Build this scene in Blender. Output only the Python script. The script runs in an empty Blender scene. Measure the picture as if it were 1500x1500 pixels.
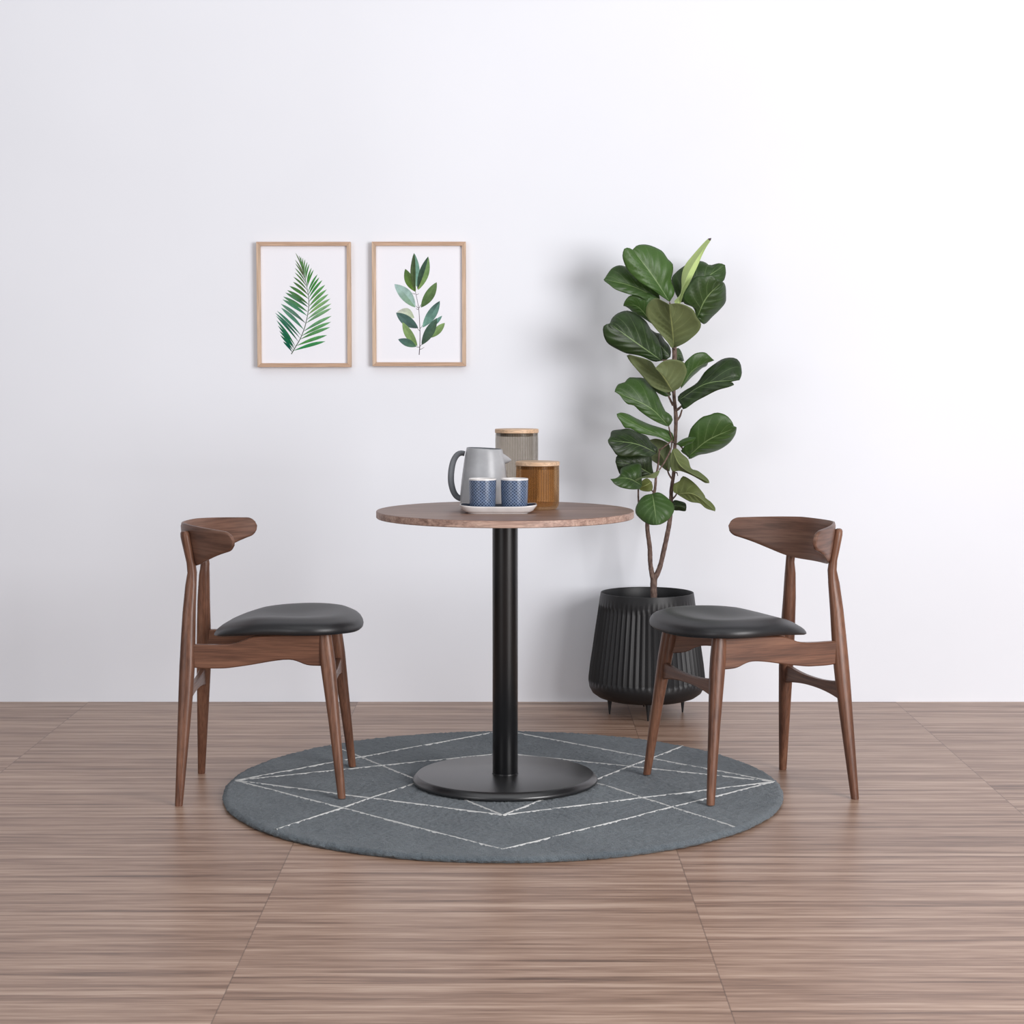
import bpy, bmesh, math, random
from mathutils import Vector, Matrix, noise
random.seed(7)
PI = math.pi
scn = bpy.context.scene
COL = scn.collection

# ------------------------------------------------------------------ helpers
def link(o, parent=None):
    COL.objects.link(o)
    if parent is not None: o.parent = parent
    return o
def finish(name, bm, mats, parent=None, smooth=True, angle=40):
    me = bpy.data.meshes.new(name)
    bmesh.ops.recalc_face_normals(bm, faces=bm.faces[:])
    bm.to_mesh(me); bm.free()
    if not isinstance(mats, (list, tuple)): mats = [mats]
    for m in mats: me.materials.append(m)
    if smooth:
        me.polygons.foreach_set('use_smooth', [True] * len(me.polygons))
        me.set_sharp_from_angle(angle=math.radians(angle))
    return link(bpy.data.objects.new(name, me), parent)
def empty(name, loc=(0, 0, 0), rz=0):
    o = bpy.data.objects.new(name, None); o.empty_display_size = .05
    o.location = loc; o.rotation_euler = (0, 0, rz)
    return link(o)
def tag(o, label=None, cat=None, group=None, kind=None):
    if label: o['label'] = label
    if cat: o['category'] = cat
    if group: o['group'] = group
    if kind: o['kind'] = kind
    return o
def copy_tree(o, parent=None):
    c = o.copy(); COL.objects.link(c); c.parent = parent
    for ch in list(o.children): copy_tree(ch, c)
    return c
def lathe(bm, prof, seg=64, c=(0, 0, 0), mat=0, fr=None):
    """prof: list of (r, z); closes on the axis where r == 0. fr(angle, i) scales the radius."""
    rings = []
    for i, (r, z) in enumerate(prof):
        if r < 1e-6: rings.append([bm.verts.new((c[0], c[1], c[2] + z))])
        else:
            ring = []
            for k in range(seg):
                a = 2 * PI * k / seg; rr = r * (fr(a, i) if fr else 1)
                ring.append(bm.verts.new((c[0] + rr * math.cos(a), c[1] + rr * math.sin(a), c[2] + z)))
            rings.append(ring)
    for A, B in zip(rings, rings[1:]):
        for k in range(seg):
            k2 = (k + 1) % seg
            if len(A) == 1 and len(B) == 1: continue
            if len(A) == 1: f = bm.faces.new((A[0], B[k], B[k2]))
            elif len(B) == 1: f = bm.faces.new((A[k], B[0], A[k2]))
            else: f = bm.faces.new((A[k], B[k], B[k2], A[k2]))
            f.material_index = mat
    return rings
def loft(bm, rings, cap=True, mat=0):
    vs = [[bm.verts.new(p) for p in r] for r in rings]
    n = len(vs[0])
    for A, B in zip(vs, vs[1:]):
        for k in range(n):
            bm.faces.new((A[k], B[k], B[(k + 1) % n], A[(k + 1) % n])).material_index = mat
    if cap:
        bm.faces.new(vs[0]).material_index = mat; bm.faces.new(vs[-1]).material_index = mat
def cr(pts, n):
    """Catmull-Rom through pts, resampled to n points evenly by length."""
    P = [Vector(p) for p in pts]
    ext = [P[0] * 2 - P[1]] + P + [P[-1] * 2 - P[-2]]
    dense = []
    for i in range(1, len(ext) - 2):
        a, b, c, d = ext[i - 1:i + 3]
        for k in range(12):
            t = k / 12
            dense.append(.5 * ((2 * b) + (c - a) * t + (2 * a - 5 * b + 4 * c - d) * t * t + (3 * b - a - 3 * c + d) * t ** 3))
    dense.append(P[-1])
    L = [0]
    for a, b in zip(dense, dense[1:]): L.append(L[-1] + (b - a).length)
    out, j = [], 0
    for i in range(n):
        s = L[-1] * i / (n - 1)
        while j < len(L) - 2 and L[j + 1] < s: j += 1
        t = (s - L[j]) / max(1e-9, L[j + 1] - L[j])
        out.append(dense[j].lerp(dense[j + 1], max(0, min(1, t))))
    return out
def tube(bm, pts, rads, seg=12, flat=1.0, mat=0):
    P = [Vector(p) for p in pts]; rings = []
    up = None
    for i, p in enumerate(P):
        t = (P[min(i + 1, len(P) - 1)] - P[max(i - 1, 0)]).normalized()
        if up is None: up = t.orthogonal().normalized()
        up = (up - t * up.dot(t)).normalized(); s = t.cross(up)
        r = rads[i] if isinstance(rads, (list, tuple)) else rads
        rings.append([p + up * r * math.cos(2 * PI * k / seg) + s * r * flat * math.sin(2 * PI * k / seg) for k in range(seg)])
    loft(bm, rings, mat=mat)
def box(bm, x0, x1, y0, y1, z0, z1, mat=0):
    v = [bm.verts.new(p) for p in ((x0, y0, z0), (x1, y0, z0), (x1, y1, z0), (x0, y1, z0), (x0, y0, z1), (x1, y0, z1), (x1, y1, z1), (x0, y1, z1))]
    for f in ((0, 3, 2, 1), (4, 5, 6, 7), (0, 1, 5, 4), (1, 2, 6, 5), (2, 3, 7, 6), (3, 0, 4, 7)):
        bm.faces.new([v[i] for i in f]).material_index = mat
def bevel(o, w, seg=2):
    m = o.modifiers.new('bevel', 'BEVEL'); m.width = w; m.segments = seg; m.limit_method = 'ANGLE'; m.angle_limit = math.radians(35)
def interp(tab, x):
    if x <= tab[0][0]: return tab[0][1]
    for (a, va), (b, vb) in zip(tab, tab[1:]):
        if x <= b: return va + (vb - va) * (x - a) / (b - a)
    return tab[-1][1]

# ------------------------------------------------------------------ materials
def lin(c):
    return tuple(((v / 255) / 12.92 if v / 255 <= .04045 else ((v / 255 + .055) / 1.055) ** 2.4) for v in c) + (1,)
class Mat:
    def __init__(s, name):
        s.m = bpy.data.materials.new(name); s.m.use_nodes = True
        s.nt = s.m.node_tree; s.b = s.nt.nodes['Principled BSDF']; s.out = s.nt.nodes['Material Output']
    def n(s, t, **kw):
        nd = s.nt.nodes.new(t)
        for k, v in kw.items():
            if k.startswith('i_'): nd.inputs[int(k[2:])].default_value = v
            else: setattr(nd, k, v)
        return nd
    def l(s, a, b): s.nt.links.new(a, b)
    def set(s, col=None, rough=None, spec=None, metal=None, **kw):
        if col is not None: s.b.inputs['Base Color'].default_value = lin(col)
        if rough is not None: s.b.inputs['Roughness'].default_value = rough
        if spec is not None: s.b.inputs['Specular IOR Level'].default_value = spec
        if metal is not None: s.b.inputs['Metallic'].default_value = metal
        for k, v in kw.items(): s.b.inputs[k.replace('_', ' ')].default_value = v
        return s
    def coord(s, which='Object', scale=(1, 1, 1), loc=(0, 0, 0)):
        tc = s.n('ShaderNodeTexCoord'); mp = s.n('ShaderNodeMapping')
        mp.inputs['Scale'].default_value = scale; mp.inputs['Location'].default_value = loc
        s.l(tc.outputs[which], mp.inputs[0]); return mp.outputs[0]
    def noise(s, vec, scale, detail=3, rough=.5, dist=0):
        t = s.n('ShaderNodeTexNoise'); t.inputs['Scale'].default_value = scale; t.inputs['Detail'].default_value = detail
        t.inputs['Roughness'].default_value = rough; t.inputs['Distortion'].default_value = dist
        s.l(vec, t.inputs['Vector']); return t.outputs['Fac']
    def ramp(s, fac, stops, interp='LINEAR'):
        r = s.n('ShaderNodeValToRGB'); r.color_ramp.interpolation = interp
        e = r.color_ramp.elements
        while len(e) < len(stops): e.new(.5)
        for el, (p, c) in zip(e, stops): el.position = p; el.color = lin(c) if len(c) == 3 else c
        s.l(fac, r.inputs[0]); return r.outputs[0]
    def math(s, op, a, b=None, clamp=False):
        m = s.n('ShaderNodeMath', operation=op, use_clamp=clamp)
        for i, v in enumerate((a, b)):
            if v is None: continue
            if isinstance(v, (int, float)): m.inputs[i].default_value = v
            else: s.l(v, m.inputs[i])
        return m.outputs[0]
    def mix(s, fac, a, b, blend='MIX'):
        m = s.n('ShaderNodeMix', data_type='RGBA', blend_type=blend)
        for i, v in ((0, fac), (6, a), (7, b)):
            if isinstance(v, (int, float)): m.inputs[i].default_value = v
            elif isinstance(v, tuple): m.inputs[i].default_value = lin(v) if len(v) == 3 else v
            else: s.l(v, m.inputs[i])
        return m.outputs[2]
    def bump(s, h, strength=.3, dist=.001):
        b = s.n('ShaderNodeBump'); b.inputs['Strength'].default_value = strength; b.inputs['Distance'].default_value = dist
        s.l(h, b.inputs['Height']); s.l(b.outputs[0], s.b.inputs['Normal']); return b
    def base(s, c): s.l(c, s.b.inputs['Base Color'])

def simple(name, col, rough=.5, spec=.5, bumpscale=0, bstr=.1, **kw):
    m = Mat(name).set(col, rough, spec, **kw)
    v = m.coord('Object'); f = m.noise(v, bumpscale or 30, 3)
    d = tuple(max(0, c * .94) for c in col); m.base(m.ramp(f, [(.3, d), (.7, col)]))
    if bumpscale: m.bump(f, bstr, .001)
    return m.m

def wood(name, axis, dark, mid, light, rough=.38, ring=26, spec=.4, fine=260, src='Object'):
    sc = [1, 1, 1]; sc[axis] = .07
    m = Mat(name).set(mid, rough, spec)
    v = m.coord(src, tuple(sc))
    big = m.noise(v, ring, 4, .55, .6)
    sc2 = [1, 1, 1]; sc2[axis] = .03
    v2 = m.coord(src, tuple(sc2))
    fin = m.noise(v2, fine, 2, .6)
    c = m.ramp(big, [(.3, dark), (.5, mid), (.72, light)])
    f2 = m.ramp(fin, [(.35, (150, 150, 150)), (.6, (255, 255, 255))])
    m.base(m.mix(.45, c, f2, 'MULTIPLY'))
    m.bump(fin, .25, .0004)
    return m.m
WD, WM, WL = (84, 54, 41), (114, 77, 59), (134, 95, 74)
wood_z = wood('walnut_stained_oak_upright', 2, WD, WM, WL)
wood_x = wood('walnut_stained_oak_lengthwise', 0, WD, WM, WL)
wood_y = wood('walnut_stained_oak_crosswise', 1, (80, 52, 40), (112, 78, 62), (132, 96, 78), fine=200)
wood_ply = wood('walnut_stained_bent_ply', 0, (92, 65, 53), (113, 81, 67), (128, 96, 80), rough=.4, fine=170, ring=34, src='UV')
veneer = wood('walnut_veneer', 0, (106, 80, 70), (138, 108, 95), (160, 128, 112), rough=.42, ring=34)
veneer_edge = wood('walnut_veneer_edge', 0, (132, 104, 92), (176, 146, 132), (196, 168, 152), rough=.5, ring=60)
pale_wood = wood('pale_beech', 0, (190, 155, 122), (212, 178, 146), (224, 194, 164), rough=.5, ring=30)
frame_z = wood('pale_oak_upright', 2, (200, 168, 142), (214, 184, 158), (222, 196, 172), rough=.55, ring=30)
frame_x = wood('pale_oak_level', 0, (192, 158, 132), (206, 172, 146), (216, 184, 160), rough=.55, ring=30)
leather = Mat('black_leather').set((30, 30, 32), .42, .5)
_v = leather.coord('Object'); leather.bump(leather.noise(_v, 500, 3), .12, .0004); leather.base(leather.ramp(leather.noise(_v, 8), [(.3, (31, 31, 33)), (.7, (38, 38, 40))])); leather = leather.m
black_metal = simple('black_powder_coated_metal', (17, 17, 19), .34, .5, 900, .05)
base_metal = simple('black_satin_base_plate', (22, 22, 24), .30, .9, 900, .03)
black_column = simple('black_satin_column', (16, 16, 18), .3, .5, 900, .04)
pot_black = simple('matt_black_planter', (28, 28, 30), .48, .45, 700, .08)
soil_m = simple('dark_soil', (30, 24, 20), .9, .2, 120, .8)
bark = Mat('brown_bark').set((92, 74, 66), .7, .3)
_v = bark.coord('Object', (1, 1, .4)); _f = bark.noise(_v, 160, 5, .6)
bark.base(bark.ramp(_f, [(.3, (70, 54, 50)), (.5, (104, 84, 76)), (.75, (138, 116, 104))])); bark.bump(_f, .5, .001); bark = bark.m

def wall_mat():
    m = Mat('white_painted_wall').set((238, 236, 240), .85, .2)
    v = m.coord('Object'); f = m.noise(v, 1.2, 3)
    m.base(m.ramp(f, [(.3, (233, 235, 241)), (.7, (237, 239, 245))]))
    m.bump(m.noise(v, 260, 3), .05, .0005); return m.m
def floor_mat():
    m = Mat('strip_wood_floor').set((170, 140, 122), .36, .4)
    tc = m.n('ShaderNodeTexCoord'); sp = m.n('ShaderNodeSeparateXYZ'); m.l(tc.outputs['Object'], sp.inputs[0])
    X, Y = sp.outputs[0], sp.outputs[1]
    # boards 0.925 m long along x, strips run along x
    bx = m.math('DIVIDE', m.math('ADD', X, 1.437), .913); ib = m.math('FLOOR', bx)
    iy = m.math('FLOOR', m.math('DIVIDE', Y, .021))
    cmb = m.n('ShaderNodeCombineXYZ'); m.l(ib, cmb.inputs[0]); m.l(iy, cmb.inputs[1])
    wn = m.n('ShaderNodeTexWhiteNoise', noise_dimensions='2D'); m.l(cmb.outputs[0], wn.inputs['Vector'])
    # grain stretched along x, shifted from board to board
    cm2 = m.n('ShaderNodeCombineXYZ'); m.l(m.math('ADD', m.math('MULTIPLY', X, .045), m.math('MULTIPLY', ib, 7.3)), cm2.inputs[0]); m.l(Y, cm2.inputs[1])
    g1 = m.noise(cm2.outputs[0], 70, 4, .6); g2 = m.noise(cm2.outputs[0], 22, 3, .5); g3 = m.noise(cm2.outputs[0], 240, 2, .5)
    g = m.math('ADD', m.math('ADD', m.math('MULTIPLY', g1, .5), m.math('MULTIPLY', g2, .32)), m.math('ADD', m.math('MULTIPLY', g3, .16), m.math('MULTIPLY', wn.outputs[0], .1)))
    c = m.ramp(g, [(.38, (98, 72, 57)), (.49, (140, 110, 92)), (.57, (164, 134, 115)), (.7, (192, 165, 146))])
    seam = m.math('LESS_THAN', m.math('ABSOLUTE', m.math('SUBTRACT', m.math('FRACT', m.math('ADD', bx, .5)), .5)), .0014)
    c = m.mix(m.math('MULTIPLY', seam, .5), c, (70, 50, 42))
    m.base(c); m.bump(g, .12, .0006); return m.m
def rug_mat():
    m = Mat('grey_wool_pile').set((92, 100, 106), .95, .05)
    v = m.coord('Object'); f1 = m.noise(v, 5, 3, .6); f2 = m.noise(v, 320, 3, .7)
    c = m.ramp(f1, [(.3, (90, 99, 106)), (.7, (109, 118, 124))])
    c2 = m.ramp(f2, [(.3, (150, 150, 150)), (.65, (255, 255, 255))])
    m.base(m.mix(.6, c, c2, 'MULTIPLY')); m.bump(f2, .9, .004)
    m.b.inputs['Sheen Weight'].default_value = .25
    return m.m
rug_m = rug_mat(); line_m = simple('ivory_wool_yarn', (206, 206, 204), .95, .1, 500, .8)
def leaf_mat(name, a, b, vein, rough, spec, vw=.5, tip=None):
    m = Mat(name).set(a, rough, spec)
    uv = m.n('ShaderNodeUVMap'); sp = m.n('ShaderNodeSeparateXYZ'); m.l(uv.outputs[0], sp.inputs[0])
    U, V = sp.outputs[0], m.math('ABSOLUTE', m.math('SUBTRACT', sp.outputs[1], .5))
    at = m.n('ShaderNodeAttribute', attribute_type='OBJECT', attribute_name='tint')
    v = m.coord('Object'); f = m.noise(v, 26, 3)
    t = m.math('ADD', at.outputs['Fac'], m.math('MULTIPLY', m.math('SUBTRACT', f, .5), .35), True)
    c = m.mix(t, a, b)
    mid = m.math('LESS_THAN', V, m.math('SUBTRACT', .021, m.math('MULTIPLY', U, .014)))
    ph = m.math('FRACT', m.math('SUBTRACT', m.math('MULTIPLY', U, 6.5), m.math('MULTIPLY', m.math('POWER', V, .8), 3.4)))
    side = m.math('LESS_THAN', m.math('ABSOLUTE', m.math('SUBTRACT', ph, .5)), .026)
    side = m.math('MULTIPLY', side, m.math('SUBTRACT', .8, m.math('MULTIPLY', V, 1.5)), True)
    msk = m.math('MAXIMUM', mid, m.math('MULTIPLY', side, vw), True)
    c = m.mix(m.math('MULTIPLY', msk, .75), c, vein)
    if tip: c = m.mix(m.math('GREATER_THAN', U, .955), c, tip)
    m.base(c)
    h = m.math('ADD', m.noise(v, 150, 3), m.math('MULTIPLY', msk, -1.2)); m.bump(h, .25, .0015)
    m.b.inputs['Subsurface Weight'].default_value = 0
    return m.m
leaf_top = leaf_mat('fig_leaf_upper_side', (18, 27, 11), (84, 122, 56), (126, 148, 98), .44, .4, .85)
leaf_under = leaf_mat('fig_leaf_underside', (92, 100, 48), (112, 124, 92), (158, 166, 108), .6, .3, .6)
leaf_new = leaf_mat('young_leaf_underside', (178, 200, 124), (188, 208, 138), (200, 216, 152), .6, .3, .3, (96, 80, 84))

# ------------------------------------------------------------------ setting
WALLY = 6.425
bm = bmesh.new(); box(bm, -4, 4, -1.2, WALLY + .12, -.1, 0)
tag(finish('floor', bm, floor_mat(), smooth=False), 'brown wood floor of fine strips running along the wall', 'floor', kind='structure')
bm = bmesh.new(); box(bm, -4, 4, WALLY, WALLY + .12, 0, 3.1)
tag(finish('wall_back', bm, wall_mat(), smooth=False), 'plain white painted wall behind the table', 'wall', kind='structure')

# ------------------------------------------------------------------ rug
RC = (-.024, 5.075); RR = .748; RT = .018
def make_rug():
    bm = bmesh.new(); seg = 840
    NRG = 170; prof = [(0, RT)] + [(RR * k / NRG, RT) for k in range(1, NRG - 2)] + [(RR * .985, RT * .97), (RR * .995, RT * .8), (RR * 1.0, RT * .5), (RR * .992, .001)]
    rings = lathe(bm, prof, seg, (0, 0, 0))
    for i, ring in enumerate(rings):
        for v in ring:
            p = v.co * 1.0
            if i < len(prof) - 1:
                v.co.z -= max(0, .0022 + .0012 * noise.noise(p * 38) + .0024 * noise.noise(p * 170) + .0022 * noise.noise(p * 95))
            if i > len(prof) - 6:
                s = 1 + .0035 * noise.noise(p * 14) + .006 * noise.noise(p * 110); v.co.x *= s; v.co.y *= s
            v.co.y *= 1.02
    def line(a, b, w=.0058):
        a = Vector((a[0] - RC[0], a[1] - RC[1], 0)); b = Vector((b[0] - RC[0], b[1] - RC[1], 0)); d = b - a; L = d.length
        n = int(L / .006); t = d.normalized(); s = Vector((-t.y, t.x, 0)); prev = None
        for i in range(n + 1):
            p = a + d * i / n
            wob = s * (.0035 * noise.noise(p * 9 + Vector((3, 1, 0))) + .0016 * noise.noise(p * 60))
            p = p + wob; q = p * 1; ww = w * (.75 + .5 * noise.noise(p * 75 + Vector((0, 0, 5))))
            if Vector((q.x, q.y / 1.02)).length > RR * .985: prev = None; continue
            z = RT - .0022
            ring = [bm.verts.new((p.x + s.x * ww * math.cos(k), p.y + s.y * ww * math.cos(k), z - .003 + .0050 * math.sin(k))) for k in (0, .8, PI / 2, PI - .8, PI)]
            if prev:
                for k in range(4): bm.faces.new((prev[k], prev[k + 1], ring[k + 1], ring[k])).material_index = 1
            prev = ring
    A, B, T1, T2, Cc, D = (-.752, 5.125), (.712, 5.11), (-.025, 5.835), (-.025, 5.488), (-.024, 4.725), (-.022, 4.385)
    for P in (T1, T2, Cc, D): line(A, P); line(B, P)
    def ext(a, b, k): return (a[0] + (b[0] - a[0]) * k, a[1] + (b[1] - a[1]) * k)
    line(Cc, ext(Cc, (-.543, 5.622), 1.2)); line(Cc, ext(Cc, (.504, 5.591), 1.2))
    line(T2, ext(T2, (-.569, 4.581), 1.2)); line(T2, ext(T2, (.533, 4.622), 1.2))
    o = finish('round_rug', bm, [rug_m, line_m], angle=80)
    o.location = (RC[0], RC[1], 0)
    return tag(o, 'round grey wool rug with white crossing lines under the table', 'rug')
make_rug()

# ------------------------------------------------------------------ chairs
def leg_mesh(st, n=16, sq=2.4):
    """st: (x, y, z, rx, ry); superellipse sections lofted."""
    bm = bmesh.new(); rings = []
    for x, y, z, rx, ry, *rot in st:
        r = []; ro = rot[0] if rot else 0
        for k in range(n):
            a = 2 * PI * k / n; c, s = math.cos(a), math.sin(a)
            px, py = rx * math.copysign(abs(c) ** (2 / sq), c), ry * math.copysign(abs(s) ** (2 / sq), s)
            r.append((x + px * math.cos(ro) - py * math.sin(ro), y + px * math.sin(ro) + py * math.cos(ro), z))
        rings.append(r)
    loft(bm, rings); return bm
def board(top, bot, y_of, th, n=40, axis='x'):
    """board along x between contour tables top/bot (pos, z); y_of(pos) centre line; rounded long edges."""
    bm = bmesh.new(); rings = []
    a, b = top[0][0], top[-1][0]
    sm = lambda tab, x: (interp(tab, x) + interp(tab, x - .006) + interp(tab, x + .006) + interp(tab, x - .012) + interp(tab, x + .012)) / 5
    for i in range(n + 1):
        x = a + (b - a) * i / n; zt, zb = sm(top, x), sm(bot, x); y = y_of(x); h = th / 2; e = .003
        sec = [(-h, zb + e), (-h + e, zb), (h - e, zb), (h, zb + e), (h, zt - e), (h - e, zt), (-h + e, zt), (-h, zt - e)]
        rings.append([((x, y + d, z) if axis == 'x' else (y + d, x, z)) for d, z in sec])
    loft(bm, rings); return bm
def make_chair():
    t = empty('dining_chair')
    for s in (-1, 1):
        ly = lambda z: .197 - .138 * z
        st = [(-.2105, s * ly(0), 0, .0098, .0098), (-.2105, s * ly(.004), .003, .0103, .0103), (-.200, s * ly(.193), .193, .0163, .0160), (-.1945, s * ly(.30), .30, .0195, .018),
              (-.192, s * ly(.36), .36, .0204, .0182), (-.190, s * ly(.43), .43, .0192, .0175), (-.188, s * ly(.498), .498, .0174, .016), (-.184, s * ly(.568), .568, .0149, .0135),
              (-.181, s * ly(.60), .60, .0122, .0116, s * .5), (-.1835, s * .1140, .625, .0125, .0110, s * .85), (-.1885, s * .1150, .650, .0138, .0112, s * 1.0),
              (-.1935, s * .1150, .675, .0155, .0116, s * 1.02), (-.1970, s * .1148, .693, .0160, .0118, s * 1.02), (-.1985, s * .1146, .7035, .0152, .0110, s * 1.02), (-.1990, s * .1146, .7085, .0120, .0086, s * 1.02), (-.1993, s * .1144, .7105, .005, .004, s * 1.02)]
        finish('rear_leg', leg_mesh(st), wood_z, t)
        fl = [(.2125, .1955, .0184, .0098), (.2122, .195, .021, .0104), (.192, .172, .22, .0152), (.1775, .156, .35, .0198), (.1725, .151, .39, .0200), (.168, .147, .430, .0186), (.167, .146, .4415, .018)]
        finish('front_leg', leg_mesh([(x, s * y, z, r, r * .95) for x, y, z, r in fl]), wood_z, t)
        top = [(-.19, .4145), (-.165, .4150), (-.12, .4145), (-.075, .4160), (-.050, .423), (-.028, .435), (0, .4385), (.05, .4405), (.165, .4415)]
        bot = [(-.19, .356), (-.15, .352), (-.09, .3525), (-.03, .361), (.034, .3725), (.07, .3765), (.092, .3745), (.108, .366), (.122, .3605), (.165, .3595)]
        finish('side_rail', board(top, bot, lambda x: s * (.1405 + .025 * (x + .19)), .022), wood_x, t)
    for x, zc, hw, ze0, ze1, zm0, zm1 in ((.181, 0, .158, .286, .338, .302, .324), (-.1955, 0, .153, .256, .310, .271, .295)):
        N = 14
        top = [(-hw + 2 * hw * i / N, zm1 + (ze1 - zm1) * abs(2 * i / N - 1) ** 2.2) for i in range(N + 1)]
        bot = [(-hw + 2 * hw * i / N, zm0 + (ze0 - zm0) * abs(2 * i / N - 1) ** 2.2) for i in range(N + 1)]
        finish('crossbar', board(top, bot, lambda y: x, .017, axis='y'), wood_y, t)
    # bent plywood backrest
    BOT = [(0, .6115), (.3, .6125), (.46, .617), (.6, .629), (.75, .645), (.9, .663), (1, .671), (1.2, .69)]
    bm = bmesh.new(); NU, NV = 72, 14; Y0 = .240; TH = .0052
    def edges(y):
        a = abs(y) / Y0
        top = .7275 - .011 * a ** 2.2 - .0025 * (1 - min(1, a / .35) ** 2)
        bot = sum(interp(BOT, abs(a + d)) for d in (-.1, -.05, 0, .05, .1)) / 5
        c, h = (top + bot) / 2, (top - bot) / 2
        w = .016
        if abs(y) > Y0 - w: q = (abs(y) - (Y0 - w)) / w; h *= max(0, 1 - q ** 2.2) ** .5 * .99 + .01
        return c - h, c + h
    def pos(y, z, off):
        x = -.2165 + 2.85 * y * y - (z - .68) * .16 + .012 * math.cos(min(1, abs(y) / .2) * PI / 2) * ((z - .68) / .05) ** 2 * .3
        dx = 2 * 2.85 * y; n = Vector((1, -dx, .16)).normalized()
        return Vector((x, y, z)) + n * off
    g = {}; uvl = bm.loops.layers.uv.new('UVMap'); uvd = {}
    for sd in (0, 1):
        for i in range(NU + 1):
            q = 2 * i / NU - 1; y = Y0 * math.sin(q * PI / 2) * .6 + Y0 * q * .4
            zb, zt = edges(y)
            for j in range(NV + 1):
                v = j / NV; e = min(1, min(v, 1 - v) / .09, (Y0 - abs(y)) / .006 + .25); th = TH * math.sqrt(1 - (1 - e) ** 2 * .8)
                g[sd, i, j] = bm.verts.new(pos(y, zb + (zt - zb) * v, th if sd else -th)); uvd[g[sd, i, j]] = (y * (1 + 1.3 * abs(y) / Y0), zb + (zt - zb) * v)
    for i in range(NU):
        for j in range(NV):
            bm.faces.new((g[0, i, j], g[0, i + 1, j], g[0, i + 1, j + 1], g[0, i, j + 1])); bm.faces.new((g[1, i, j], g[1, i, j + 1], g[1, i + 1, j + 1], g[1, i + 1, j]))
        for j in (0, NV): bm.faces.new((g[0, i, j], g[1, i, j], g[1, i + 1, j], g[0, i + 1, j]))
    for i in (0, NU):
        for j in range(NV): bm.faces.new((g[0, i, j], g[0, i, j + 1], g[1, i, j + 1], g[1, i, j]))
    for f in bm.faces:
        for lp in f.loops: lp[uvl].uv = uvd[lp.vert]
    finish('backrest', bm, wood_ply, t, angle=60)
    # padded seat
    half = [(-.139, 0), (-.134, .055), (-.108, .108), (-.045, .158), (.03, .192), (.10, .212), (.16, .207), (.208, .178), (.240, .125), (.254, .065), (.258, 0)]
    out = cr([(x, y, 0) for x, y in half] + [(x, -y, 0) for x, y in half[::-1][1:]], 97)[:-1]
    bm = bmesh.new(); n = len(out); cx = .075
    def warp(x, y):
        dz = -.62 * max(0, .06 - x) ** 2 - 1.2 * max(0, x - .19) ** 2
        return dz + .10 * (abs(y) ** 2) * min(1, max(0, (x + .14) / .15))
    prof = []
    for k in range(13):                                  # upper surface, centre to rim
        r = k / 12 * .90; prof.append((r, .4735 + .0105 * math.sin(min(1, r / .78) * PI / 2) ** 2 - .010 * max(0, (r - .7) / .2) ** 2))
    prof += [(.94, .4705), (.972, .4655), (.992, .4595), (1.0, .453), (.995, .447), (.975, .4432), (.94, .4418), (.85, .4415), (.5, .4415), (0, .4415)]
    rings = []
    for r, z in prof:
        if r < 1e-6: rings.append([bm.verts.new((cx, 0, z + warp(cx, 0)))]); continue
        ring = []
        for p in out:
            x, y = cx + (p.x - cx) * r, p.y * r
            zz = z
            thin = min(1, max(0, (x + .139) / .12)); zz = .4415 + (z - .4415) * (.72 + .28 * thin)
            ring.append(bm.verts.new((x, y, zz + warp(x, y) * (1 if z > .45 else .8))))
        rings.append(ring)
    for A, B in zip(rings, rings[1:]):
        for k in range(n):
            k2 = (k + 1) % n
            if len(A) == 1: bm.faces.new((A[0], B[k], B[k2]))
            elif len(B) == 1: bm.faces.new((A[k], B[0], A[k2]))
            else: bm.faces.new((A[k], B[k], B[k2], A[k2]))
    finish('seat', bm, leather, t, angle=80)
    return t
G = 'walnut dining chairs at the round table'
chair = make_chair()
chair.location = (-.658, 5.095, 0); chair.rotation_euler.z = math.radians(.73)
tag(chair, 'walnut dining chair with black seat left of the table, facing right', 'chair', G)
chair2 = copy_tree(chair)
chair2.location = (.639, 5.083, 0); chair2.rotation_euler.z = math.radians(200.6)
tag(chair2, 'walnut dining chair with black seat right of the table, in front of the planter', 'chair', G)

# ------------------------------------------------------------------ table
TX, TY = -.0185, 5.11; TT = .754
tb = empty('round_table', (TX, TY, RT + .0004))
tag(tb, 'round walnut-topped pedestal table with black column and disc base', 'table')
dz = -(RT + .0004)
bm = bmesh.new(); R = .345
lathe(bm, [(0, TT - .019 + dz), (R - .002, TT - .019 + dz), (R, TT - .017 + dz)], 160, mat=1)
lathe(bm, [(R, TT - .017 + dz), (R, TT - .0015 + dz)], 160, mat=1)
lathe(bm, [(R, TT - .0015 + dz), (R - .0015, TT + dz), (0, TT + dz)], 160)
bmesh.ops.remove_doubles(bm, verts=bm.verts[:], dist=1e-5)
finish('tabletop', bm, [veneer, veneer_edge], tb)
bm = bmesh.new(); lathe(bm, [(0, TT - .026 + dz), (.068, TT - .026 + dz), (.078, TT - .0195 + dz), (0, TT - .0195 + dz)], 64)
finish('mounting_plate', bm, black_metal, tb)
bm = bmesh.new(); lathe(bm, [(0, .041 + dz), (.0335, .041 + dz), (.0342, .043 + dz), (.0342, .725 + dz), (0, .728 + dz)], 72)
finish('column', bm, black_column, tb)
bm = bmesh.new(); lathe(bm, [(0, 0), (.247, 0), (.2495, .002), (.2500, .007), (.249, .0095), (.2385, .0205), (.236, .0215), (.036, .022), (.036, .0235), (0, .0235)], 160)
finish('base', bm, base_metal, tb, angle=30)

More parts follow.
